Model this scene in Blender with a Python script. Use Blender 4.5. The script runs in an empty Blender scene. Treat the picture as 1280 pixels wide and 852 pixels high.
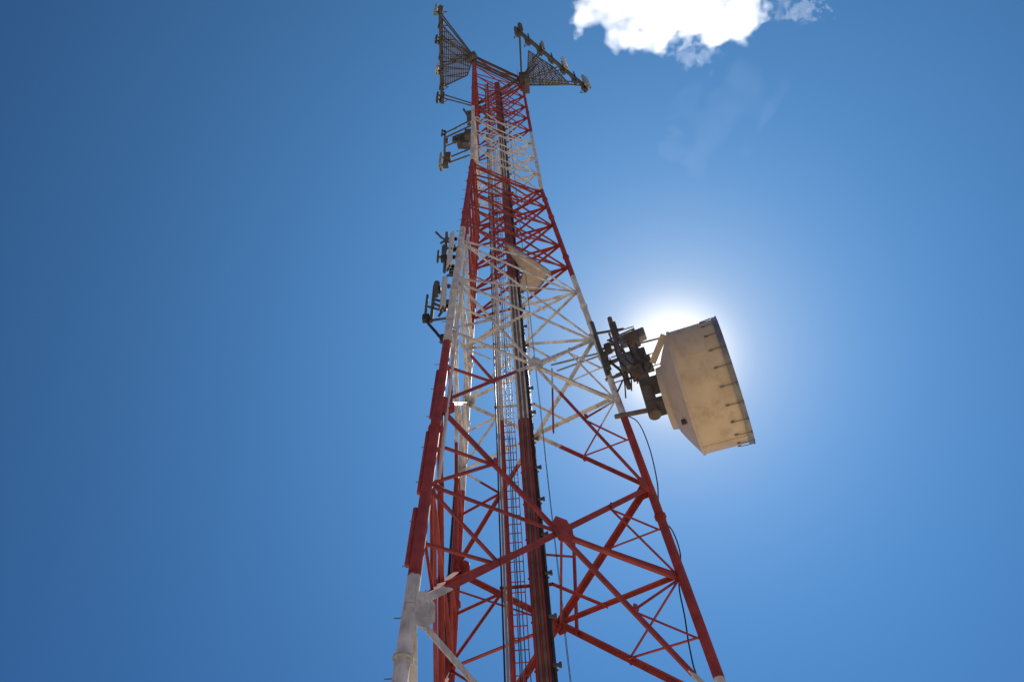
import bpy, math, random
from mathutils import Vector, Matrix
random.seed(7)
S = bpy.context.scene
COL = S.collection
V = Vector
GZ = 11.7                                   # height of the survey datum above the ground

# ------------------------------------------------------------------ camera
cam = bpy.data.cameras.new('camera')
camo = bpy.data.objects.new('camera', cam); COL.objects.link(camo)
fwd = V((-0.25342251, 0.47746841, 0.84130907)); rgt = V((0.85370869, 0.51939077, -0.03761244))
upv = rgt.cross(fwd)
camo.matrix_world = Matrix(((rgt.x, upv.x, -fwd.x, 7.2604), (rgt.y, upv.y, -fwd.y, -13.2452),
                            (rgt.z, upv.z, -fwd.z, -10.1082 + GZ), (0, 0, 0, 1)))
cam.sensor_width = 36.0; cam.lens = 36.0 * 993.88 / 1280.0
cam.clip_start = 0.1; cam.clip_end = 20000
S.camera = camo

# ------------------------------------------------------------------ light and sky
SUN = V((-0.0859595, 0.5849211, 0.8065223)).normalized()
EL = math.asin(SUN.z); AZ = math.atan2(SUN.x, SUN.y)
W = bpy.data.worlds.new('World'); S.world = W; W.use_nodes = True
nt = W.node_tree; nt.nodes.clear()
def N(t, **k):
    n = nt.nodes.new(t)
    for a, b in k.items(): setattr(n, a, b)
    return n
sky = N('ShaderNodeTexSky', sky_type='NISHITA'); sky.sun_disc = False
sky.sun_elevation = EL; sky.sun_rotation = AZ; sky.altitude = 900
sky.air_density = 1.0; sky.dust_density = 0.35; sky.ozone_density = 3.0
tint = N('ShaderNodeVectorMath', operation='MULTIPLY'); tint.inputs[1].default_value = (0.05, 0.19, 0.40)
nt.links.new(sky.outputs[0], tint.inputs[0])
# aureole: forward-scattered light round the sun, a function of the angle to it only
tc = N('ShaderNodeTexCoord')
dot = N('ShaderNodeVectorMath', operation='DOT_PRODUCT'); dot.inputs[1].default_value = SUN
nt.links.new(tc.outputs['Generated'], dot.inputs[0])
ac = N('ShaderNodeMath', operation='ARCCOSINE'); ac.use_clamp = False
nt.links.new(dot.outputs['Value'], ac.inputs[0])
def lobe(width, power, amp):
    a = N('ShaderNodeMath', operation='DIVIDE'); a.inputs[1].default_value = math.radians(width); nt.links.new(ac.outputs[0], a.inputs[0])
    b = N('ShaderNodeMath', operation='POWER'); b.inputs[1].default_value = power; nt.links.new(a.outputs[0], b.inputs[0])
    c = N('ShaderNodeMath', operation='MULTIPLY'); c.inputs[1].default_value = -1; nt.links.new(b.outputs[0], c.inputs[0])
    d = N('ShaderNodeMath', operation='EXPONENT'); nt.links.new(c.outputs[0], d.inputs[0])
    e = N('ShaderNodeVectorMath', operation='SCALE'); e.inputs[0].default_value = amp; nt.links.new(d.outputs[0], e.inputs['Scale'])
    return e
def vadd(a, b):
    e = N('ShaderNodeVectorMath', operation='ADD'); nt.links.new(a.outputs[0], e.inputs[0]); nt.links.new(b.outputs[0], e.inputs[1]); return e
LOBES = [(3.6, 3.0, (6.5, 5.5, 4.5)), (4.3, 1.0, (9.2, 6.6, 1.9)), (36.0, 1.4, (1.14, 3.22, 6.1))]
acc = tint
for L_ in LOBES: acc = vadd(acc, lobe(*L_))
bg = N('ShaderNodeBackground'); bg.inputs['Strength'].default_value = 0.10
nt.links.new(acc.outputs[0], bg.inputs['Color'])
ow = N('ShaderNodeOutputWorld'); nt.links.new(bg.outputs[0], ow.inputs[0])

sl = bpy.data.lights.new('sun', 'SUN'); sl.energy = 5.0; sl.angle = math.radians(0.5); sl.color = (1, .95, .87)
so = bpy.data.objects.new('sun', sl); COL.objects.link(so); so.rotation_euler = (-SUN).to_track_quat('-Z', 'Y').to_euler()
so.location = (0, 0, 90)
S.view_settings.view_transform = 'Standard'; S.view_settings.look = 'None'
S.view_settings.exposure = 0; S.view_settings.gamma = 1
S.cycles.volume_bounces = 10; S.cycles.max_bounces = 8

# ------------------------------------------------------------------ materials
MATS = {}
def newnode(t, ty, k):
    x = t.nodes.new(ty)
    for a_, b_ in k.items(): setattr(x, a_, b_)
    return x
def mat(name, color, rough=.6, metal=0., var=.18, scale=3., bump=.15, dirt=None, dirt_amt=.5, bands=False):
    m = bpy.data.materials.new(name); m.use_nodes = True; t = m.node_tree; t.nodes.clear()
    n = lambda ty, **k: newnode(t, ty, k)
    L = t.links.new
    geo = n('ShaderNodeNewGeometry'); pos = geo.outputs['Position']
    noi = n('ShaderNodeTexNoise'); noi.inputs['Scale'].default_value = scale; noi.inputs['Detail'].default_value = 6; L(pos, noi.inputs['Vector'])
    if bands:
        sep = n('ShaderNodeSeparateXYZ'); L(pos, sep.inputs[0])
        # aviation bands: the paint changes at fixed heights on the tower
        nz = n('ShaderNodeTexNoise'); nz.inputs['Scale'].default_value = 9; L(pos, nz.inputs['Vector'])
        mz = n('ShaderNodeMath', operation='MULTIPLY_ADD'); mz.inputs[1].default_value = .12; L(nz.outputs[0], mz.inputs[0]); L(sep.outputs['Z'], mz.inputs[2])
        prev = None
        bnd = [GZ - 9 + .06, GZ + .06, GZ + 8.93 + .06, GZ + 17.91 + .06, GZ + 26.98 + .06, GZ + 35.9 + .06]
        for i, b in enumerate(bnd):
            g = n('ShaderNodeMath', operation='GREATER_THAN'); g.inputs[1].default_value = b; L(mz.outputs[0], g.inputs[0])
            if prev is None: prev = g.outputs[0]
            else:
                a = n('ShaderNodeMath', operation='SUBTRACT' if i % 2 else 'ADD'); L(prev, a.inputs[0]); L(g.outputs[0], a.inputs[1]); prev = a.outputs[0]
        # below the first boundary red, then white, red, white, red, white, red
        mix0 = n('ShaderNodeMix', data_type='RGBA'); L(prev, mix0.inputs[0])
        mix0.inputs[6].default_value = (*bands[0], 1); mix0.inputs[7].default_value = (*bands[1], 1)
        base = mix0.outputs[2]
    else:
        c = n('ShaderNodeRGB'); c.outputs[0].default_value = (*color, 1); base = c.outputs[0]
    hsv = n('ShaderNodeHueSaturation'); L(base, hsv.inputs['Color'])
    mr = n('ShaderNodeMapRange'); mr.inputs['From Min'].default_value = .3; mr.inputs['From Max'].default_value = .7
    mr.inputs['To Min'].default_value = 1 - var; mr.inputs['To Max'].default_value = 1 + var; L(noi.outputs[0], mr.inputs['Value']); L(mr.outputs[0], hsv.inputs['Value'])
    out = hsv.outputs[0]
    if dirt:
        n2 = n('ShaderNodeTexNoise'); n2.inputs['Scale'].default_value = scale * 2.3; n2.inputs['Detail'].default_value = 8; n2.inputs['Roughness'].default_value = .7; mpp = n('ShaderNodeMapping'); mpp.inputs['Scale'].default_value = (1, 1, .22); L(pos, mpp.inputs[0]); L(mpp.outputs[0], n2.inputs['Vector'])
        r2 = n('ShaderNodeMapRange'); r2.inputs['From Min'].default_value = .5; r2.inputs['From Max'].default_value = .72; r2.inputs['To Max'].default_value = dirt_amt; L(n2.outputs[0], r2.inputs['Value'])
        mx = n('ShaderNodeMix', data_type='RGBA'); L(r2.outputs[0], mx.inputs[0]); L(out, mx.inputs[6]); mx.inputs[7].default_value = (*dirt, 1); out = mx.outputs[2]
    b = n('ShaderNodeBsdfPrincipled'); L(out, b.inputs['Base Color']); b.inputs['Roughness'].default_value = rough; b.inputs['Metallic'].default_value = metal
    rr = n('ShaderNodeMapRange'); rr.inputs['To Min'].default_value = max(.05, rough - .15); rr.inputs['To Max'].default_value = min(1, rough + .15); L(noi.outputs[0], rr.inputs['Value']); L(rr.outputs[0], b.inputs['Roughness'])
    if bump:
        bp = n('ShaderNodeBump'); bp.inputs['Strength'].default_value = bump; bp.inputs['Distance'].default_value = .01
        nb = n('ShaderNodeTexNoise'); nb.inputs['Scale'].default_value = 40; L(pos, nb.inputs['Vector']); L(nb.outputs[0], bp.inputs['Height']); L(bp.outputs[0], b.inputs['Normal'])
    o = n('ShaderNodeOutputMaterial'); L(b.outputs[0], o.inputs[0])
    MATS[name] = m; return m
RED = (.37, .058, .052); WHT = (.70, .69, .67)
P_STEEL = mat('banded_paint', RED, .62, var=.28, dirt=(.15, .075, .045), dirt_amt=.6, bands=(RED, WHT))
P_GALV = mat('galvanised_steel', (.30, .31, .32), .45, .6, var=.25, dirt=(.12, .10, .08), dirt_amt=.4)
P_DARK = mat('dark_steel', (.105, .102, .10), .75, 0., var=.3, dirt=(.12, .105, .095), dirt_amt=.4)
P_BLK = mat('black_cable', (.04, .034, .034), .5, var=.3)
P_BROWN = mat('weathered_steel', (.17, .14, .125), .7, var=.35, dirt=(.14, .08, .05), dirt_amt=.6)
P_RUST = mat('rusty_grating', (.20, .185, .18), .8, var=.3, dirt=(.18, .13, .10), dirt_amt=.5)
P_CREAM = mat('cream_shroud', (.70, .585, .42), .6, var=.12, scale=1.0, dirt=(.38, .25, .13), dirt_amt=.55)
P_SHELL = mat('shell_paint', (.62, .54, .44), .5, var=.1, scale=1.5, dirt=(.36, .28, .2), dirt_amt=.4)
P_PALE = mat('pale_plate', (.46, .37, .30), .8, var=.15, dirt=(.3, .2, .14), dirt_amt=.5)
P_PANEL = mat('radome_plastic', (.72, .73, .70), .4, var=.08, dirt=(.5, .48, .42), dirt_amt=.3)
P_CONC = mat('concrete', (.36, .34, .31), .9, var=.15)
P_GRD = mat('dry_earth', (.42, .32, .22), .95, var=.25, scale=.3, bump=.6, dirt=(.24, .19, .11), dirt_amt=.6)

# ------------------------------------------------------------------ geometry helpers
class MB:
    def __init__(s): s.v = []; s.f = []; s.sm = []
    def add(s, vs, fs, smooth=False):
        o = len(s.v); s.v += [tuple(x) for x in vs]; s.f += [tuple(i + o for i in f) for f in fs]; s.sm += [smooth] * len(fs)
    def tube(s, pts, r, seg=8, cap=True):
        pts = [V(p) for p in pts]; rs = r if isinstance(r, (list, tuple)) else [r] * len(pts); vs = []; fs = []
        d0 = (pts[-1] - pts[0]).normalized(); ref = V((0, 0, 1)) if abs(d0.z) < .8 else V((1, 0, 0))
        for i, p in enumerate(pts):
            d = (pts[min(i + 1, len(pts) - 1)] - pts[max(i - 1, 0)]).normalized()
            a = d.cross(ref).normalized(); b = d.cross(a)
            vs += [p + (a * math.cos(2 * math.pi * k / seg) + b * math.sin(2 * math.pi * k / seg)) * rs[i] for k in range(seg)]
        for i in range(len(pts) - 1):
            for k in range(seg):
                k2 = (k + 1) % seg; fs.append((i * seg + k, i * seg + k2, (i + 1) * seg + k2, (i + 1) * seg + k))
        s.add(vs, fs, True)
        if cap: s.add(vs[:seg], [tuple(range(seg))]); s.add(vs[-seg:], [tuple(range(seg))[::-1]])
    def box(s, c, ax, ay, az, hx, hy, hz, bev=0):
        c = V(c); ax, ay, az = V(ax), V(ay), V(az)
        if bev:
            for (i, (h0, h1, h2)) in enumerate(((hx, hy - bev, hz - bev), (hx - bev, hy, hz - bev), (hx - bev, hy - bev, hz))): s.box(c, ax, ay, az, h0, h1, h2)
            return
        vs = [c + ax * (sx * hx) + ay * (sy * hy) + az * (sz * hz) for sx in (-1, 1) for sy in (-1, 1) for sz in (-1, 1)]
        s.add(vs, [(0, 1, 3, 2), (4, 6, 7, 5), (0, 4, 5, 1), (2, 3, 7, 6), (0, 2, 6, 4), (1, 5, 7, 3)])
    def angle(s, p0, p1, n, w, t=None, off=0., flip=1):
        t = t or w * .13; p0, p1 = V(p0), V(p1); d = (p1 - p0).normalized(); n = (V(n) - d * d.dot(n)).normalized(); e = d.cross(n) * flip
        pr = [(-w / 2, 0), (w / 2, 0), (w / 2, -t), (-w / 2 + t, -t), (-w / 2 + t, -w), (-w / 2, -w)]
        vs = [p + e * x + n * (y + off) for p in (p0, p1) for x, y in pr]
        fs = [(i, (i + 1) % 6, (i + 1) % 6 + 6, i + 6) for i in range(6)] + [(5, 4, 3, 2, 1, 0), (6, 7, 8, 9, 10, 11)]
        s.add(vs, fs)
    def plate(s, poly, n, t):
        n = V(n).normalized(); k = len(poly); vs = [V(p) - n * t / 2 for p in poly] + [V(p) + n * t / 2 for p in poly]
        s.add(vs, [tuple(range(k))[::-1], tuple(range(k, 2 * k))] + [(i, (i + 1) % k, (i + 1) % k + k, i + k) for i in range(k)])
    def disc(s, c, d, r, h, seg=12):
        d = V(d).normalized(); s.tube([V(c) - d * h / 2, V(c) + d * h / 2], r, seg)
    def build(s, name, m, parent=None):
        me = bpy.data.meshes.new(name); me.from_pydata(s.v, [], s.f); me.update()
        me.polygons.foreach_set('use_smooth', s.sm)
        if any(s.sm): me.set_sharp_from_angle(angle=math.radians(40))
        me.materials.append(m)
        o = bpy.data.objects.new(name, me); COL.objects.link(o)
        if parent:
            o.parent = parent
            w = V((0, 0, 0)); p = parent
            while p: w += p.location; p = p.parent
            me.transform(Matrix.Translation(-w))
        return o
def thing(name, label, cat, loc=(0, 0, 0), group=None):
    o = bpy.data.objects.new(name, None); COL.objects.link(o); o.location = loc; o.empty_display_size = .5
    o['label'] = label; o['category'] = cat
    if group: o['group'] = group
    return o
def tag(o, label, cat, group=None):
    o['label'] = label; o['category'] = cat
    if group: o['group'] = group
    return o
def up(p): return V((p[0], p[1], p[2] + GZ))          # datum height -> world height

def smooth(pts, n=6):
    P = [V(p) for p in pts]; out = []
    for i in range(len(P) - 1):
        p0, p1, p2, p3 = P[max(i - 1, 0)], P[i], P[i + 1], P[min(i + 2, len(P) - 1)]
        for k in range(n):
            t = k / n; out.append(.5 * ((2 * p1) + (p2 - p0) * t + (2 * p0 - 5 * p1 + 4 * p2 - p3) * t * t + (3 * p1 - p0 - 3 * p2 + p3) * t ** 3))
    return out + [P[-1]]

# ------------------------------------------------------------------ ground
gm = MB(); R = 6000; k = 40
import bmesh
vs = []; fs = []
xs = [math.copysign(abs(i / 20) ** 2.6 * R, i) for i in range(-20, 21)]
for a in xs:
    for b in xs:
        h = 0 if a * a + b * b < 900 else min(6, (math.hypot(a, b) - 30) * .004) * math.sin(a * .011 + 1) * math.cos(b * .013)
        vs.append((a, b, h))
n_ = len(xs)
for i in range(n_ - 1):
    for j in range(n_ - 1): fs.append((i * n_ + j, (i + 1) * n_ + j, (i + 1) * n_ + j + 1, i * n_ + j + 1))
gm.add(vs, fs, True); g = gm.build('ground', P_GRD); g['kind'] = 'structure'

# ------------------------------------------------------------------ the tower
L0 = dict(L=V((-.018, -4.039, 0)), R=V((3.499, 2.105, 0)), M=V((-3.435, 1.959, 0)))
L1 = dict(L=V((-.156, -2.063, 26.94)), R=V((1.919, 1.057, 26.94)), M=V((-1.809, .981, 26.94)))
def leg(l, z):
    k = min(z / 26.94, 1); p = L0[l].lerp(L1[l], k) if k <= 1 else L1[l]
    A, B = L0[l], L1[l]; p = A + (B - A) * k
    return V((p.x, p.y, z + GZ))
TOP = 48.3
tower = thing('lattice_tower', 'tall red and white banded steel lattice tower with three tapering legs', 'tower')
RL = dict(L=[(-11.7, .14), (-.2, .128), (5.8, .122), (13.3, .115), (27, .10), (48.3, .09)],
          R=[(-11.7, .135), (-.2, .12), (5.8, .115), (13.3, .105), (27, .10), (48.3, .085)],
          M=[(-11.7, .17), (-.2, .165), (5.8, .155), (13.3, .14), (27, .12), (48.3, .09)])
BIG = [-11.7, -7.2, -.7, 5.83, 13.3]
MID = [13.3, 16.7, 18.75, 20.8, 22.85, 24.9, 26.94]
nT = 9
UPP = [26.94 + (TOP - 26.94) * i / nT for i in range(nT + 1)]
def rad(l, z):
    t = RL[l]
    for (a, ra), (b, rb) in zip(t, t[1:]):
        if z <= b: return ra + (rb - ra) * (z - a) / (b - a)
    return t[-1][1]
for l in 'LRM':
    mb = MB(); zz = [-11.3] + BIG[1:] + [16.7, 20.8, 24.9, 26.94, 33, 40, TOP]
    for a, b in zip(zz, zz[1:]):
        ra = rad(l, (a + b) / 2) * 1.02
        mb.tube([leg(l, a + .01), leg(l, b - .01)], [ra * 1.02, ra * .985], 14)
    lo = mb.build('leg', P_STEEL, tower)
    for z in zz[1:-1]:
        zf = z - 1.1 if z < 27 else z
        d = (leg(l, z + .5) - leg(l, z - .5)).normalized(); fb = MB(); c = leg(l, zf); r0 = rad(l, zf)
        fb.disc(c - d * .025, d, r0 * 1.34, .03, 16); fb.disc(c + d * .025, d, r0 * 1.34, .03, 16)
        for q in range(8):
            a = d.orthogonal().normalized(); a.rotate(Matrix.Rotation(q * math.pi / 4, 3, d)); fb.tube([c + a * r0 * 1.2 - d * .07, c + a * r0 * 1.2 + d * .07], .014, 6)
        fb.build('flange', P_STEEL, lo)
    # foot on its own concrete block
    fb = MB(); c = leg(l, -11.7); fb.box(c + V((0, 0, .2)), (1, 0, 0), (0, 1, 0), (0, 0, 1), .75, .75, .2, .03)
    pl = MB(); pl.box(c + V((0, 0, .42)), (1, 0, 0), (0, 1, 0), (0, 0, 1), .4, .4, .02); pl.build('base_plate', P_GALV, lo)
    fb.build('concrete_footing', P_CONC, tower)
cen = lambda z: (leg('L', z) + leg('R', z) + leg('M', z)) / 3
def face_n(a, b, z):
    n = (leg(b, z) - leg(a, z)).cross(leg(a, z + 5) - leg(a, z)).normalized()
    if n.dot(leg(a, z) - cen(z)) < 0: n = -n
    return n
def brace(name, p, q, n, w, off=0, flip=1, ends=(0, 0)):
    mb = MB(); d = (V(q) - V(p)).normalized(); p = V(p) + d * ends[0]; q = V(q) - d * ends[1]
    mb.angle(p, q, n, w, off=off + random.uniform(-.004, .004), flip=flip); return mb.build(name, P_STEEL, tower)
def gusset(c, n, r, dirs, at_leg=None):
    n = V(n); ex = V((0, 0, 1)) - n * n.z; ex.normalize(); ey = n.cross(ex); poly = []
    if at_leg:
        for x, y in ((-1.45, -.7), (-1.45, .35), (-.7, .95), (.7, .95), (1.45, .35), (1.45, -.7)): poly.append(V(c) + ex * x * r + ey * (y * r * at_leg) + n * .012)
    else:
        for i in range(8):
            a = math.pi / 8 + i * math.pi / 4; rr = r * (1.2 if i % 4 in (0, 3) else .88)
            poly.append(V(c) + ex * math.cos(a) * rr * 1.05 + ey * math.sin(a) * rr + n * .012)
    mb = MB(); mb.plate(poly, n, .022)
    if r > .2:
        for i in range(6):
            a = i * math.pi / 3 + .4; b = V(c) + (ex * math.cos(a) + ey * math.sin(a)) * r * .6 + n * .03
            mb.disc(b, n, .022, .035, 6)
    mb.build('gusset_plate', P_STEEL, tower)
FACES = (('L', 'R'), ('R', 'M'), ('M', 'L'))
def cross_pt(a, b, z0, z1):
    w0 = (leg(a, z0) - leg(b, z0)).length; w1 = (leg(a, z1) - leg(b, z1)).length; t = w0 / (w0 + w1)
    return leg(a, z0).lerp(leg(b, z1), t), z0 + (z1 - z0) * t
for a, b in FACES:
    for z0, z1 in zip(BIG, BIG[1:]):
        n = face_n(a, b, z0); X, zc = cross_pt(a, b, z0, z1); w = .145 if z0 < 5 else .10; r = .10
        brace('diagonal_brace', leg(a, z0), leg(b, z1), n, w, .03, ends=(r, r)); brace('diagonal_brace', leg(b, z0), leg(a, z1), n, w, -.01 - w * .13, flip=-1, ends=(r, r))
        gusset(X + n * .035, n, dict(LR=.33, RM=.2, ML=.13)[a + b] * (1 if z0 < 5 else .75), None)
        if z0 < -8: continue
        for l in (a, b):
            mid = leg(l, zc); o = b if l == a else a
            brace('horizontal_brace', mid, X, n, .10, -.04, ends=(r, .1))
            T = leg(l, z1); B = leg(l, z0); U = T.lerp(X, .48); Lw = B.lerp(X, .54)
            brace('secondary_brace', U, mid, n, .062, -.05, ends=(0, r)); brace('secondary_brace', U, leg(l, (z1 + zc) / 2), n, .06, -.07, ends=(0, r))
            for q_ in (U, Lw): gusset(q_ + n * .034, n, .085 if a + b != 'ML' else .06, None)
            brace('secondary_brace', Lw, mid, n, .062, -.05, ends=(0, r)); brace('secondary_brace', Lw, leg(l, (z0 + zc) / 2), n, .06, -.07, ends=(0, r))
    for z in BIG[1:]:
        n = face_n(a, b, z); A, B = leg(a, z), leg(b, z); e = (B - A).normalized()
        for P, sg, l in ((A, 1, a), (B, -1, b)):
            ey = n.cross((V((0, 0, 1)) - n * n.z).normalized())
            gusset(P + e * sg * (rad(l, z) + .08) + n * .03, n, (.27 if z < 3 else .23 if z < 10 else .16) * (.8 if l == 'R' else 1), None, at_leg=(1 if ey.dot(e * sg) > 0 else -1))
    n = face_n(a, b, 13.3); brace('horizontal_brace', leg(a, 13.3), leg(b, 13.3), n, .09, -.05, ends=(.1, .1))
    for z0, z1 in zip(MID + UPP[1:], (MID + UPP[1:])[1:]):
        n = face_n(a, b, z0); X, zc = cross_pt(a, b, z0, z1); hi = z0 > 26.9; w = (.07 if hi else .08); r = .08
        brace('diagonal_brace', leg(a, z0), leg(b, z1), n, w, .02, ends=(r, r)); brace('diagonal_brace', leg(b, z0), leg(a, z1), n, w, -.01 - w * .14, flip=-1, ends=(r, r))
        brace('horizontal_brace', leg(a, z1), leg(b, z1), n, w, -.05 - w * .3, ends=(r, r))
        if not hi: gusset(X + n * .025, n, .11, None)
    n = face_n(a, b, 26); brace('horizontal_brace', leg(a, 26.3), leg(b, 26.3), n, .11, .0, ends=(.1, .1))
# internal plan bracing
for z in (5.83 - 2.9, 13.3, 18.75, 26.94):
    ms = [(leg(a, z) + leg(b, z)) / 2 for a, b in FACES]
    for i in range(3): brace('plan_brace', ms[i], ms[(i + 1) % 3], (0, 0, 1), .06, -.16)

# ladder and feeder runs up the middle
E = V((.887, .462, 0)); D = V((-.462, .887, 0)); O = V((-.04, -.02, 0))
ZB, ZT = .05, TOP + GZ
def spot(s, d=0): return O + E * (s + (.09 if s > .18 else 0)) + D * d
lad = bpy.data.objects.new('climbing_ladder', None)
mb = MB()
for s in (-.17, .15): mb.box(spot(s) + V((0, 0, (ZB + ZT) / 2)), E, D, (0, 0, 1), .012, .03, (ZT - ZB) / 2)
lad = mb.build('climbing_ladder', P_STEEL, tower)
nr = 190; rung = MB(); rung.tube([spot(-.16) + V((0, 0, 0)), spot(.14)], .014, 6); r0 = rung.build('rung', P_STEEL, lad); r0.location.z = .4
for i in range(1, nr):
    c = r0.copy(); COL.objects.link(c); c.parent = lad; c.location.z = .4 + i * (ZT - .6) / nr
mb = MB(); mb.tube([spot(-.01, -.05) + V((0, 0, ZB)), spot(-.01, -.05) + V((0, 0, ZT))], .008, 6); mb.build('safety_cable', P_GALV, lad)
def run(name, s, d, r, m, z0=ZB, z1=ZT - 1, wob=.006, n=26):
    pts = []
    for i in range(n):
        z = z0 + (z1 - z0) * i / (n - 1); pts.append(spot(s + random.uniform(-wob, wob), d + random.uniform(-wob, wob)) + V((0, 0, z)))
    mb = MB(); mb.tube(pts, r, 8); return mb.build(name, m, tower)
mb = MB()
for s in (.185, .535): mb.box(spot(s, .06) + V((0, 0, (ZB + ZT - 1) / 2)), E, D, (0, 0, 1), .02, .045, (ZT - 1 - ZB) / 2)
tray = mb.build('cable_tray', P_STEEL, tower)
for i in range(46):
    z = .8 + i * 1.25
    if z > ZT - 2: break
    b = MB(); b.box(spot(.40, .02) + V((0, 0, z)), E, D, (0, 0, 1), .26, .012, .022)
    b.build('tray_rung', P_STEEL, tray)
    b = MB(); b.box(spot(.63, -.11) + V((0, 0, z + .03)), E, D, (0, 0, 1), .08, .03, .03); b.disc(spot(.71, -.11) + V((0, 0, z + .03)), (0, 0, 1), .035, .12, 8); b.build('cable_clamp', P_DARK, tray)
for s, d, r in ((.22, -.04, .034), (.28, -.065, .036), (.345, -.045, .038), (.41, -.07, .036), (.475, -.05, .036), (.25, .0, .034), (.315, .02, .034), (.38, .0, .034), (.445, .01, .034)): run('feeder_cable', s, d, r, P_BROWN if s in (.28, .41) else P_STEEL)
for s, d, r in ((.535, -.05, .03), (.585, -.05, .032), (.56, .02, .03), (.605, .02, .026)): run('feeder_cable', s, d, r, P_BLK, z1=TOP + GZ - 3)
for s, d, r, m in ((-.40, 0, .022, P_BLK), (-.335, .03, .03, P_PALE), (-.22, 0, .045, P_STEEL), (-.275, .05, .02, P_PALE)): run('conduit', s, d, r, m, wob=.003)
for s, d, r in ((-.08, .06, .012), (-.03, .07, .01), (.06, .06, .012), (.9, .1, .008), (.86, -.25, .007)): run('thin_cable', s, d, r, P_BLK if s < .5 else P_DARK, wob=.012, z1=TOP + GZ - 8)
for z in [cross_pt('R', 'M', u, v)[1] for u, v in zip(BIG[1:], BIG[2:])] + [13.25, 16.65, 18.7, 20.75, 22.8, 24.85] + [u - .05 for u in UPP[:-1:2]]:      # outriggers tying the tray to the faces
    for s, t in ((-.42, .3), (.7, .7)):
        tgt = leg('M', z).lerp(leg('R', z), t); mb = MB(); mb.angle(spot(s, .1) + V((0, 0, z + GZ)), tgt, (0, 0, 1), .06); mb.build('outrigger', P_STEEL, tower)
    mb = MB(); mb.angle(spot(-.46, .12) + V((0, 0, z + GZ)), spot(.74, .12) + V((0, 0, z + GZ)), (0, 0, 1), .06); mb.build('outrigger', P_STEEL, tower)
# small hanging frame right of the tray
mb = MB(); mb.angle(up((.74, 1.80, 5.3)), up((.43, 1.90, 2.27)), (0, -1, 0), .07); mb.build('hanger_brace', P_STEEL, tower)
mb = MB(); mb.angle(up((.68, 1.83, 4.6)), up((.38, .6, 3.9)), (0, 0, 1), .07); mb.build('hanger_brace', P_STEEL, tower)
mb = MB(); mb.angle(up((1.69, -.23, 10.14)), up((1.63, -.61, 6.66)), (1, -.5, 0), .06); mb.build('hanger_brace', P_STEEL, tower)
# pipes inside the near-left face
for pts, r, m in (([leg('L', z) + V((-.13, -.08, 0)) for z in (4.6, 2.4)], .05, P_STEEL), ([leg('L', z) + V((-.14, -.09, 0)) for z in (1.9, .3)], .055, P_STEEL), ([leg('L', z) + V((-.12, -.07, 0)) for z in (7.4, 5.2)], .045, P_STEEL), ((leg('L', 2.9) + V((-.1, .35, 0)), up((-2.13, -.29, .76)), up((-2.6, .5, -2.5))), .05, P_STEEL),
                  ((up((-2.03, -.34, 2.9)), up((-3.0, 1.2, 1.4))), .045, P_STEEL),
                  (([leg('L', z) + V((.14, .20, 0)) for z in (17.5, 13, 9, 6, 3)]), .045, P_PANEL),
                  (([leg('L', z) + V((-.08, .26, 0)) for z in (12, 9, 6, 3, .5)]), .025, P_PALE),
                  (([leg('M', z) + V((-.05, -.26, 0)) for z in (10, 5, 0, -6, -11)]), .04, P_BLK)):
    mb = MB(); mb.tube(pts, r, 8); mb.build('riser_pipe', m, tower)
# step bolts up the near leg
for i in range(56):
    z = -9 + i * .62
    c = leg('L', z); a = V((-.85, -.5, 0)) if i % 2 else V((-.6, .8, 0)); a.normalize()
    mb = MB(); mb.tube([c + a * rad('L', z) * .9, c + a * (rad('L', z) + .13)], .012, 5); mb.build('step_bolt', P_GALV, tower)
# rest platforms: framed gratings
def grating(poly, z, name='rest_platform'):
    pts = [V((x, y, z + GZ)) for x, y in poly]; mb = MB(); k = len(pts); c = sum(pts, V()) / k
    for i in range(k):
        p, q = pts[i], pts[(i + 1) % k]; d = (q - p).normalized(); mb.box((p + q) / 2, d, d.cross(V((0, 0, 1))), (0, 0, 1), (q - p).length / 2 + .02, .02, .05)
    o = mb.build(name, P_GALV, tower)
    g = MB(); g.plate([c + (p - c) * .97 for p in pts], (0, 0, 1), .012)
    g.build('floor_plate', P_PALE, o)
    d = (pts[1] - pts[0]).normalized(); e = V((0, 0, 1)).cross(d)
    return o
grating([(.78, -1.2), (1.16, -.53), (1.72, .98), (.75, 1.4), (.05, .9), (.45, .68), (.82, .35), (.78, -.3)], 18.4)

# aviation lamp post + lightning rods at the head
for x, y, h in ((1.7, 1.1, 3.6), (-.1, -1.9, 1.2), (1.2, .4, 2.2)):
    mb = MB(); mb.tube([up((x, y, TOP - .4)), up((x, y, TOP + h * .5)), up((x, y, TOP + h))], [.028, .02, .006], 6); mb.build('lightning_rod', P_GALV, tower)

# ------------------------------------------------------------------ shrouded dish on the right leg
a = V((.98270, .17511, -.06039)).normalized(); Z = V((0, 0, 1)); nn = Z.cross(a).normalized(); Zd = a.cross(nn).normalized()   # the drum points a little below level
C0 = up((4.96, 1.887, 8.84)); RD = 1.88; LEN = 1.42
dish = thing('shrouded_dish_antenna', 'large cream drum shaped dish antenna bolted out from the right leg', 'dish antenna', up((3.0, 1.75, 8.78)))
X_ = V((1, .1, 0)).normalized()
def ring(c, r, k, seg): return [c + (nn * math.cos(2 * math.pi * i / seg) + Zd * math.sin(2 * math.pi * i / seg)) * r for i in range(seg)]
def lathe(mb, prof, seg=72, ax=a, org=C0, smooth=True):
    rows = [ring(org + ax * x, r, 0, seg) for x, r in prof]; vs = [p for q in rows for p in q]; fs = []
    for i in range(len(prof) - 1):
        for k in range(seg): fs.append((i * seg + k, i * seg + (k + 1) % seg, (i + 1) * seg + (k + 1) % seg, (i + 1) * seg + k))
    mb.add(vs, fs, smooth)
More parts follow.
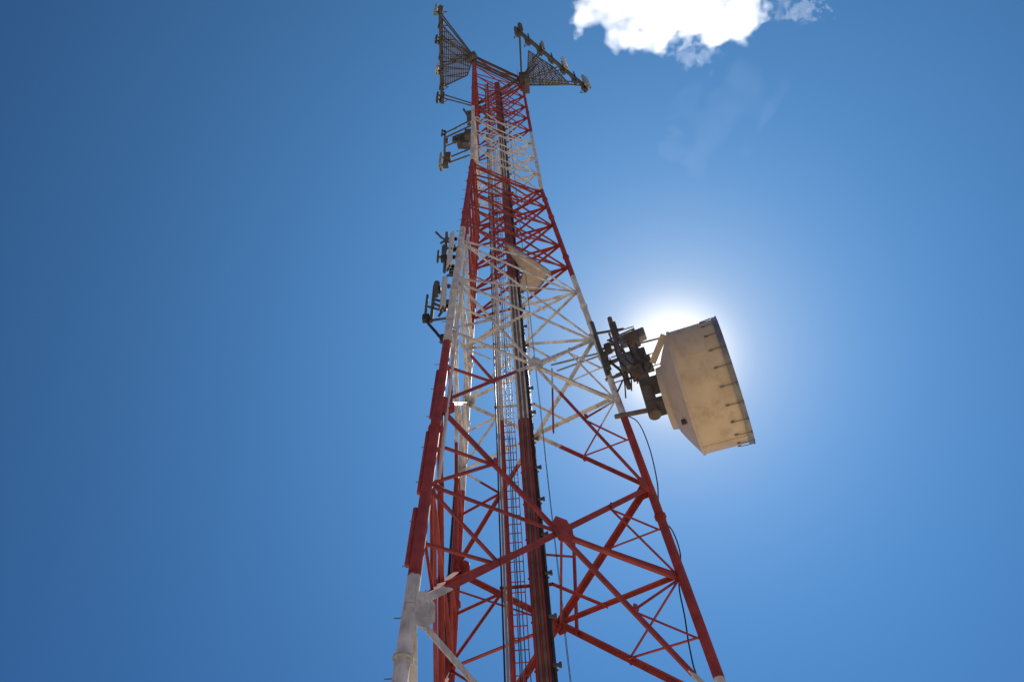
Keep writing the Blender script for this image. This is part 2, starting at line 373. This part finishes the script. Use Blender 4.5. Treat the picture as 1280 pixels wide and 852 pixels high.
mb = MB(); lathe(mb, [(0, RD), (LEN, RD), (LEN, RD - .03), (0.02, RD - .03), (0, RD)]); mb.build('shroud', P_CREAM, dish)
mb = MB(); lathe(mb, [(-.02, RD + .03), (.05, RD + .03), (.05, RD - .01), (-.02, RD - .01), (-.02, RD + .03)]); mb.build('rear_rim', P_SHELL, dish)
mb = MB(); lathe(mb, [(LEN - .09, RD + .045), (LEN + .07, RD + .045), (LEN + .07, RD - .06), (LEN - .09, RD - .01), (LEN - .09, RD + .045)]); mb.build('front_rim', P_GALV, dish)
mb = MB(); lathe(mb, [(LEN + .02, RD - .02), (LEN + .035, 1.4), (LEN + .045, .7), (LEN + .05, .02)]); mb.build('radome', P_PANEL, dish)
mb = MB(); lathe(mb, [(-.02, RD - .005), (-.16, 1.62), (-.30, 1.38), (-.45, 1.08), (-.49, .9), (-.5, .02)]); mb.build('back_shell', P_SHELL, dish)
mb = MB(); lathe(mb, [(-.47, .98), (-.64, .95), (-.64, .84), (-.48, .84)]); mb.build('mounting_ring', P_SHELL, dish)
for th in (20, 110, 200, 290):
    th = math.radians(th); rd = nn * math.cos(th) + Zd * math.sin(th); mb = MB(); mb.box(C0 + a * (LEN / 2 - .02) + rd * (RD + .008), a, rd, a.cross(rd), LEN / 2 - .09, .014, .035)
    for i in range(7): mb.disc(C0 + a * (.15 + i * .18) + rd * (RD + .028), rd, .016, .02, 6)
    mb.build('seam_strip', P_CREAM, dish)
for k in range(22):
    th = 2 * math.pi * (k + .3) / 22; rd = nn * math.cos(th) + Zd * math.sin(th); p = C0 + a * (LEN - .38) + rd * (RD + .03); q = C0 + a * (LEN + .05) + rd * (RD + .045)
    mb = MB(); mb.tube([p, p.lerp(q, .5) + rd * .012, q], .013, 6); mb.box(p - rd * .02, a, rd, a.cross(rd), .05, .03, .025); mb.box(q, a, rd, a.cross(rd), .02, .03, .05)
    mb.build('radome_hook', P_RUST, dish)
for th in (25, 92, 150):                                  # struts from the ring to the rear rim
    th = math.radians(th); rd = nn * math.cos(th) + Zd * math.sin(th); t_ = a.cross(rd)
    mb = MB(); mb.box(C0 + a * -.38 + rd * 1.5, (a * .5 + rd * .62).normalized(), t_, (a * .62 - rd * .5).normalized(), .46, .03, .10); mb.build('shell_rib', P_SHELL, dish)
mb = MB(); mb.tube([C0 - X_ * 1.05 + Z * 2.6 - nn * .25, C0 - X_ * 1.05 - Z * .75 - nn * .25], .19, 16); mb.build('mount_pipe', P_BROWN, dish)
for z in (1.75, .6, -.45):
    mb = MB(); mb.box(C0 - X_ * .92 - nn * .25 + Z * z, a, nn, Z, .27, .30, .09, .02)
    for s in (-1, 1): mb.tube([C0 + a * -1.2 + nn * (s * .24 - .25) + Z * z, C0 + a * -.4 + nn * (s * .24 - .25) + Z * z], .02, 6)
    mb.build('pipe_clamp', P_DARK, dish)
def bar(name, p, q, r, m=P_DARK, box=False):
    mb = MB()
    if box: mb.angle(up(p), up(q), (0, 0, 1), r)
    else: mb.tube([up(p), up(q)], r, 10)
    return mb.build(name, m, dish)
bar('mount_pipe', (3.42, 1.50, 14.0), (3.44, 1.50, 9.8), .085, P_BROWN)
bar('mount_pipe', (2.74, 1.50, 14.3), (2.86, 1.55, 11.0), .075)
bar('mount_arm', (2.70, 1.62, 13.75), (3.75, 1.68, 13.25), .045)
bar('mount_arm', (2.75, 1.62, 8.95), (4.25, 1.70, 8.45), .075, P_BROWN)
bar('mount_arm', (2.75, 1.62, 11.75), (4.1, 1.72, 11.65), .055, P_BROWN)
bar('mount_arm', (2.72, 1.62, 10.9), (4.1, 1.72, 10.75), .055, P_BROWN)
bar('mount_arm', (2.8, 1.62, 12.6), (4.1, 1.72, 12.9), .045)
bar('mount_arm', (3.2, 1.55, 12.8), (3.9, 1.65, 10.9), .045)
bar('mount_arm', (2.75, 1.62, 12.4), (3.45, 1.5, 10.5), .045)
bar('stabiliser_strut', (.94, 1.48, 13.0), (4.95, 1.84, 11.9), .035, P_GALV)
bar('stabiliser_strut', (1.1, 1.55, 12.6), (3.6, 1.66, 12.2), .032, P_GALV)
for c, h, m in (((4.0, 1.5, 12.1), (.20, .14, .34), P_BROWN), ((3.62, 1.4, 10.9), (.24, .16, .34), P_GALV), ((4.12, 1.5, 10.9), (.16, .13, .42), P_DARK), ((3.5, 1.42, 13.1), (.11, .1, .34), P_DARK),
                ((2.95, 1.45, 11.6), (.1, .1, .45), P_DARK), ((3.85, 1.38, 10.15), (.2, .14, .24), P_BROWN), ((3.15, 1.3, 12.0), (.12, .1, .22), P_DARK), ((4.28, 1.6, 12.3), (.16, .12, .24), P_GALV), ((3.7, 1.45, 12.2), (.13, .1, .26), P_GALV)):
    mb = MB(); mb.box(up(c), X_, nn, Z, *h, .02)
    for i in range(5): mb.box(up(c) - nn * (h[1] + .015) + Z * (h[2] * (-.7 + i * .35)), X_, nn, Z, h[0] * .85, .015, .012)
    mb.build('radio_unit', m, dish)
for k_ in range(9):                                                            # brackets and cross pieces between the pipes
    z = 10.3 + k_ * .34; bar('mount_bracket', (3.0 + .12 * (k_ % 3), 1.5, z + .1), (4.15, 1.55, z - .12 + .2 * (k_ % 2)), .028, (P_BROWN, P_DARK, P_GALV)[k_ % 3], k_ % 2 == 0)
for k_ in range(4):
    bar('mount_bracket', (3.3 + .25 * k_, 1.35, 12.9 - .2 * k_), (3.45 + .22 * k_, 1.65, 10.3), .032, (P_BROWN, P_DARK)[k_ % 2])
for i in range(5):
    x = 3.1 + i * .24; mb = MB(); mb.tube(smooth([up((x, 1.4, 11.6 + .2 * (i % 2))), up((x + .1, 1.2, 11.0 - .1 * i)), up((x + .3, 1.3, 10.2)), up((x + .15, 1.5, 9.4 + .2 * i))]), .022, 6); mb.build('jumper_cable', P_BLK, dish)
mb = MB(); mb.tube([up((4.15, 1.5, 10.6)), up((4.0, 1.3, 10.1)), up((3.7, 1.3, 9.9)), up((3.3, 1.5, 10.3)), up((2.9, 1.7, 10.0))], .03, 8); mb.build('waveguide', P_BLK, dish)
mb = MB(); mb.disc(C0 + a * -.24 - nn * .3 - Zd * 1.58, a, .08, .12, 12); mb.build('drain_plug', P_BLK, dish)

# loose cable down the right leg
mb = MB(); mb.tube(smooth([up(p) for p in [(3.0, 1.85, 9.1), (3.29, 2.04, 8.73), (3.4, 2.07, 7.5), (3.36, 2.06, 6.16), (3.26, 2.03, 5.41), (3.2, 2.01, 4.75), (3.39, 2.07, 4.3), (3.43, 2.08, 3.53), (3.3, 2.04, 2.93), (3.19, 2.01, 2.47), (3.15, 1.99, 1.68), (3.08, 1.97, .85), (3.1, 1.98, .06), (3.5, 2.0, -1.2), (3.75, 2.1, -4), (4.1, 2.3, -8), (4.3, 2.4, -11.2)]]), .018, 6)
tag(mb.build('hanging_cable', P_BLK), 'thin black cable sagging loosely down outside the right leg', 'cable')

# ------------------------------------------------------------------ sector frames at the head
def panel(name, pos, nrm, h, w, dp, label, m=P_PANEL, group=None, cat='antenna', tilt=0):
    n = V(nrm).normalized(); s = n.cross(Z).normalized(); t = thing(name, label, cat, pos, group); c = V(pos) + n * (dp / 2 + .12); z = (Z - n * tilt).normalized(); n2 = s.cross(z) * -1
    mb = MB(); seg = 8; prof = []
    for i in range(seg + 1):
        th = math.pi * i / seg; prof.append((math.cos(th) * w / 2, math.sin(th) * dp * .45))
    prof += [(-w / 2, -dp / 2), (w / 2, -dp / 2)]
    k = len(prof); vs = [c + s * x + n * y + z * q for q in (-h / 2, h / 2) for x, y in prof]
    mb.add(vs, [tuple(range(k)), tuple(range(k, 2 * k))[::-1]] + [(i, i + k, (i + 1) % k + k, (i + 1) % k) for i in range(k)]); mb.build('radome', m, t)
    for q in (-.33, .33):
        mb = MB(); mb.box(V(pos) + n * .06 + Z * h * q, n, s, Z, .08, .05, .04); mb.disc(V(pos) + Z * h * q, Z, .07, .08, 10); mb.build('bracket', P_DARK, t)
    for q in (-.25, .1, .3):
        mb = MB(); mb.tube([c + s * w * q - Z * h / 2, c + s * w * q - Z * (h / 2 + .12)], .03, 8); mb.build('connector', P_BLK, t)
    return t
def sector(A, B, apexes, z, label, plate, size=2.6):
    A = up((*A, z)); B = up((*B, z)); mid = (A + B) / 2; e = (B - A).normalized(); n = e.cross(Z)
    if n.dot(mid - up((0, 0, z))) < 0: n = -n
    t = thing('sector_frame', label, 'antenna mount', mid, 'triangular antenna frames at the tower head')
    for dz in (.35, -.1, -.55):
        mb = MB(); mb.tube([A - e * .1 + Z * dz, B + e * .1 + Z * dz], .08, 10); mb.build('face_pipe', P_DARK, t)
    for ap, fs_ in apexes:
        ap = up((*ap, z))
        for f in fs_:
            for dz in (.35, -.55):
                mb = MB(); mb.tube([A.lerp(B, f) + Z * dz, ap + Z * dz * .6], .05, 8); mb.build('frame_arm', P_DARK, t)
    for f in (.12, .22, .32, .42, .52, .62, .72, .82, .92):
        mb = MB(); mb.tube([A.lerp(B, f - .1) + Z * .35, A.lerp(B, f + .1) - Z * .55], .025, 6); mb.build('frame_web', P_DARK, t)
    mb = MB(); pv = [V((x, y, 0)) for x, y in plate]                        # bar grating, clipped to the floor outline
    for dr, sp, hw in ((e, .13, .046), (V((-e.y, e.x, 0)), .5, .02)):
        pr_ = V((-dr.y, dr.x, 0)); ds = [p.dot(pr_) for p in pv]; u = min(ds) + sp / 2
        while u < max(ds):
            hit = []
            for i in range(len(pv)):
                p, q = pv[i], pv[(i + 1) % len(pv)]; dp, dq = ds[i], ds[(i + 1) % len(pv)]
                if (dp - u) * (dq - u) < 0: hit.append(p.lerp(q, (u - dp) / (dq - dp)))
            if len(hit) >= 2:
                c = (hit[0] + hit[1]) / 2; mb.box((c.x, c.y, z - .1 + GZ), dr, pr_, Z, (hit[0] - hit[1]).length / 2, hw, .015)
            u += sp
    mb.build('floor_grating', P_RUST, t)
    cp = sum([up((x, y, z)) for x, y in plate], V()) / len(plate)
    for i in range(len(plate)):
        p, q = up((*plate[i], z - .14)), up((*plate[(i + 1) % len(plate)], z - .14)); d = (q - p).normalized()
        mb = MB(); mb.box((p + q) / 2, d, d.cross(Z), Z, (q - p).length / 2, .03, .06); mb.build('floor_beam', P_DARK, t)
    for i in range(1, 6):
        f = i / 6; p = up((*plate[0], z - .13)).lerp(up((*plate[1], z - .13)), f); q = up((*plate[-1], z - .13)).lerp(up((*plate[2 if len(plate) > 3 else 1], z - .13)), f)
        d = (q - p)
        if d.length > .3: d.normalize(); mb = MB(); mb.box((p + q) / 2, d, d.cross(Z), Z, (q - p).length / 2 * .96, .02, .035); mb.build('floor_beam', P_DARK, t)
    out = []
    for f in (.03, .17, .34, .5, .66, .83, .97):
        p = A.lerp(B, f) + n * .09; mb = MB(); mb.tube([p - Z * size * .5, p + Z * size * .5], .05, 8); mb.build('mast_pipe', P_DARK, t)
        if f in (.03, .34, .66, .97): out.append((p, n))
        for q, hh in (((.35, .34), (-.75, .28)) if f != .5 else ((-.2, .45),)):
            mb = MB(); mb.box(p - n * .2 + Z * q, e, n, Z, .2, .1, hh, .02); mb.tube([p - n * .2 + Z * (q - hh), p - n * .25 + Z * (q - hh - .3), p - n * .6 - Z * .5], .025, 6); mb.build('remote_radio_unit', P_DARK, t)
    return out
sA = sector((-.35, -6.0), (-3.75, -.75), [((-.156, -2.06), (.06, .3, .6)), ((-1.81, .98), (.95,))], 48, 'left triangular antenna frame jutting toward the camera at the tower head', [(-.85, -5.1), (-3.15, -1.5), (-1.2, -1.25), (-.2, -2.0)])
sB = sector((3.35, -2.1), (5.6, 4.0), [((1.92, 1.06), (.05, .35, .65, .94))], 48, 'right triangular antenna frame jutting out at the tower head', [(3.35, -.4), (4.3, 1.5), (4.7, 3.2), (2.05, 1.6)])
PN = 'panel antennas on the head frames'
labA = ['slim antenna panel at the topmost far left tip of the left frame', 'dark narrow antenna second from the top on the left frame', 'short white antenna panel low on the outer edge of the left frame', 'small dark antenna at the bottom tip of the left frame']
labB = ['dark small antenna at the upper left tip of the right frame', 'thin tall antenna beside the upper left tip of the right frame', 'bright white upright antenna panel mid way on the right frame', 'greenish grey antenna panel at the far right tip of the right frame']
P_GREEN = mat('grey_green_plastic', (.34, .40, .36), .5, var=.1)
for i, (p, n) in enumerate(sA): panel('panel_antenna', p + Z * (.3 if i != 3 else -.1), n, (2.4, 1.6, 1.9, 1.6)[i], (.4, .3, .5, .4)[i], .2, labA[i], (P_GREEN, P_DARK, P_PANEL, P_DARK)[i], PN)
for i, (p, n) in enumerate(sB): panel('panel_antenna', p + Z * (.5 if i == 2 else .1), n, (1.6, 2.0, 2.6, 2.4)[i], (.34, .2, .36, .6)[i], .2, labB[i], (P_DARK, P_GREEN, P_PANEL, P_GREEN)[i], PN)
# upper head spider: radial beams joining the frames
for z in (48.32, 47.6):
    for l, q in (('L', (-1.6, -2.9)), ('R', (3.4, .6)), ('M', (-1.3, 2.6))):
        c = leg(l, z); o = up((*q, z)); mb = MB(); mb.angle(c, o, (0, 0, 1), .1); mb.build('head_beam', P_DARK, tower)
for a_, b_ in FACES:
    for z in (48.25, 47.0, 46.2):
        mb = MB(); mb.angle(leg(a_, z), leg(b_, z), (0, 0, 1), .13, off=.05); mb.build('head_beam', P_DARK, tower)
for l in 'LRM':
    c = leg(l, 47.4); mb = MB(); d = (c - cen(47.4)).normalized(); k = 1.8 if l == 'R' else 1.2; mb.box(c + d * .12, d, d.cross(Z), Z, .16 * k, .22 * k, .6 * k, .02); mb.box(c + d * .3 - Z * .9, d, d.cross(Z), Z, .1 * k, .3 * k, .2 * k, .02); mb.build('head_bracket', P_DARK, tower)

# lower frame on the left side
A = up((-2.85, -.85, 34)); B = up((-2.0, -2.1, 34))
lf = thing('antenna_mount', 'small dark antenna bracket frame sticking out left below the head', 'antenna mount', (A + B) / 2)
for p, q, r in ((A, B, .05), (A - Z * .8, B - Z * .8, .05), (A, up((-1.3, -.6, 34)), .05), (B, up((-.2, -1.95, 34)), .05), (A - Z * .8, up((-1.3, -.6, 33)), .05), (B - Z * .8, up((-.2, -1.95, 33)), .05), (A.lerp(B, .5), up((-.9, -1.2, 34)), .04), (up((-.5, -2.5, 34.8)), up((-.16, -2.0, 32.8)), .06)):
    mb = MB(); mb.tube([p, q], r, 8); mb.build('frame_arm', P_DARK, lf)
mb = MB(); mb.plate([up(p) for p in ((-1.55, -1.75, 33.9), (-1.85, -1.0, 33.9), (-1.15, -.5, 33.9), (-.55, -1.5, 33.9))], Z, .03); mb.build('floor_plate', P_DARK, lf)
for i in range(4):
    p = up((-1.7 + i * .22, -1.6 + i * .15, 33.7)); mb = MB(); mb.box(p, E, D, Z, .1, .1, .4, .01); mb.build('junction_box', P_DARK, lf)
for i, (x, y, z, k) in enumerate(((-.62, -1.75, 36.2, 1), (-.55, -1.7, 35.0, 1.3), (-.75, -1.55, 33.2, 1.5), (-1.1, -1.3, 33.1, 1.3), (-2.55, -1.0, 33.6, 1.3), (-2.7, -.9, 32.9, 1.1), (-2.2, -1.7, 34.1, .8))):
    mb = MB(); mb.box(up((x, y, z)), E, D, Z, .15 * k, .12 * k, .32 * k, .02); mb.build('junction_box', P_DARK, lf)
panel('panel_antenna', A - Z * .3, (-.8, -.3, 0), 1.8, .5, .2, 'grey antenna hanging at the outer end of the small side frame', P_GREEN, PN)
panel('panel_antenna', B + Z * .1, (-.8, -.6, 0), .8, .16, .1, 'tiny dark antenna at the upper corner of the small side frame', P_DARK, PN)

# ------------------------------------------------------------------ dipole bays left of the near leg
def bay(dz, label, pts, legz, panels):
    base = up(pts['mast'][0]); t = thing('side_arm_antenna', label, 'antenna', base, 'dark side arm antennas on the near leg')
    def tb(name, P, r, m=P_DARK, sm=False):
        mb = MB(); P = [up(p) for p in P]; mb.tube(smooth(P) if sm else P, r, 8); mb.build(name, m, t)
    tb('mast_pipe', pts['mast'], .055)
    tb('head_radome', pts['head'], .10)
    for q in pts['arms']:
        tb('bracket_arm', q, .042)
    for q in pts['loops']: tb('feed_loop', q, .045, P_BLK, True)
    for q in pts['knobs']:
        mb = MB(); mb.box(up(q), E, D, Z, .11, .10, .14, .02); mb.build('junction_box', P_BLK, t)
    return t
bay(0, 'lower dark side arm antenna with curved feed left of the near leg', dict(
    mast=[(-.79, -3.27, 13.2), (-.80, -3.27, 10.9)], head=[(-.72, -3.25, 13.35), (-.72, -3.25, 12.5)],
    arms=[[(-.79, -3.27, 12.3), (-.3, -3.0, 11.9), (.0, -3.1, 11.7)], [(-1.0, -3.38, 11.9), (-.6, -3.16, 11.6), (-.5, -3.1, 12.6)], [(-.98, -3.36, 12.6), (-.98, -3.36, 11.4)], [(-.6, -3.17, 11.2), (-.15, -3.1, 12.1)], [(-.82, -3.27, 11.0), (-.3, -3.1, 10.9)], [(-.75, -3.25, 12.0), (-.55, -3.15, 11.75), (-.45, -3.1, 11.75)]],
    loops=[[(-.94, -3.35, 11.3), (-.9, -3.33, 10.9), (-.64, -3.19, 10.26), (-.5, -3.1, 9.95), (-.3, -3.02, 9.9)]],
    knobs=[(-.94, -3.36, 11.1), (-.7, -3.2, 12.9), (-.35, -3.05, 11.9), (-.42, -3.08, 9.85), (-.5, -3.1, 11.75)]), 11, None)
bay(0, 'upper dark side arm antenna on the near leg, above the curved feed one', dict(
    mast=[(-.58, -3.10, 17.4), (-.56, -3.10, 14.2)], head=[(-.62, -3.12, 16.2), (-.6, -3.12, 15.2)],
    arms=[[(-.60, -3.12, 16.07), (-.16, -2.95, 15.9)], [(-.58, -3.11, 15.2), (-.15, -2.95, 15.1)], [(-.94, -3.3, 17.5), (-.75, -3.2, 17.0), (-.5, -3.05, 16.6)], [(-.75, -3.2, 16.5), (-.5, -3.05, 16.9), (-.2, -2.95, 16.7)], [(-.8, -3.22, 15.0), (-.8, -3.22, 15.9)], [(-.8, -3.22, 15.4), (-.5, -3.05, 15.4)], [(-.4, -3.0, 17.3), (-.42, -3.0, 16.4)], [(-.58, -3.11, 13.75), (-.25, -2.98, 14.05)]],
    loops=[[(-.6, -3.13, 15.5), (-.56, -3.11, 15.0), (-.35, -3.0, 14.3), (-.15, -2.92, 14.2), (-.05, -2.9, 14.4)]],
    knobs=[(-.6, -3.13, 15.2), (-.35, -3.0, 16.0), (-.3, -2.98, 14.1)]), 15, None)
for (x, y, z), h, w, lb in (((-.22, -3.0, 16.2), 1.3, .30, 'pale upright antenna panel beside the upper side arm antenna'),
                            ((-.22, -3.05, 14.7), 1.1, .32, 'pale short antenna panel just beneath the upper pale panel'),
                            ((-.32, -3.12, 12.3), 1.9, .30, 'pale long antenna panel beside the lower side arm antenna')):
    panel('panel_antenna', up((x, y, z)), (-.5, -.85, 0), h, w, .12, lb, P_PANEL, 'pale panels on the near leg')

# ------------------------------------------------------------------ cloud: a real volume high above
def cloud(name, label, c, dims, dens, seed, thr, sc, rot=0, amp=1.15):
    me = MB(); me.box((0, 0, 0), (1, 0, 0), (0, 1, 0), (0, 0, 1), 1, 1, 1)
    m = bpy.data.materials.new('cloud_vapour'); m.use_nodes = True; t = m.node_tree; t.nodes.clear(); L = t.links.new
    n = lambda ty, **k: newnode(t, ty, k)
    tcn = n('ShaderNodeTexCoord')
    ln = n('ShaderNodeVectorMath', operation='LENGTH'); L(tcn.outputs['Object'], ln.inputs[0])
    mp = n('ShaderNodeMapping'); mp.inputs['Location'].default_value = (seed, seed * .7, seed * .3); mp.inputs['Scale'].default_value = tuple(d / dims[0] * sc for d in dims); L(tcn.outputs['Object'], mp.inputs[0])
    no = n('ShaderNodeTexNoise'); no.inputs['Scale'].default_value = 1; no.inputs['Detail'].default_value = 7; no.inputs['Roughness'].default_value = .56; L(mp.outputs[0], no.inputs['Vector'])
    a1 = n('ShaderNodeMath', operation='MULTIPLY_ADD'); a1.inputs[1].default_value = amp; L(no.outputs[0], a1.inputs[0])   # noise*1.9 - length
    ng = n('ShaderNodeMath', operation='MULTIPLY'); ng.inputs[1].default_value = -1; L(ln.outputs['Value'], ng.inputs[0]); L(ng.outputs[0], a1.inputs[2])
    mr = n('ShaderNodeMapRange'); mr.inputs['From Min'].default_value = thr; mr.inputs['From Max'].default_value = thr + .12; mr.inputs['To Max'].default_value = dens; L(a1.outputs[0], mr.inputs['Value'])
    pv = n('ShaderNodeVolumePrincipled'); pv.inputs['Color'].default_value = (1, 1, 1, 1); pv.inputs['Anisotropy'].default_value = .65; L(mr.outputs[0], pv.inputs['Density'])
    o = n('ShaderNodeOutputMaterial'); L(pv.outputs[0], o.inputs['Volume'])
    ob = me.build(name, m); ob.location = c; ob.scale = dims; ob.rotation_euler[2] = rot; ob['label'] = label; ob['category'] = 'cloud'
    return ob
def ray(px, py):
    return (fwd + rgt * ((px - 640) / 993.88) + upv * ((426 - py) / 993.88)).normalized()
CAM = V(camo.matrix_world.translation)
HC = 1500
def cast(px, py): return CAM + ray(px, py) * (HC / ray(px, py).z)
cloud('cloud', 'small bright white cumulus cloud at the top edge of the sky', cast(850, -60), (330, 262, 70), .035, 23.8, -.02, 4.8, math.radians(31))
cloud('cloud', 'faint torn wisp of cloud trailing right from the bright cumulus', cast(1000, 12), (95, 42, 18), .006, 9.4, .75, 6.5, math.radians(31), 2.4)
cloud('cloud', 'faint torn wisp of cloud hanging just beneath the bright cumulus', cast(870, 70), (75, 45, 16), .006, 5.7, .75, 5.5, math.radians(31), 2.4)
cloud('cloud', 'very thin haze streak in the blue to the right of the tower head', cast(900, 150), (150, 190, 20), .0004, 2.2, .45, 2.2, math.radians(60), 2.0)
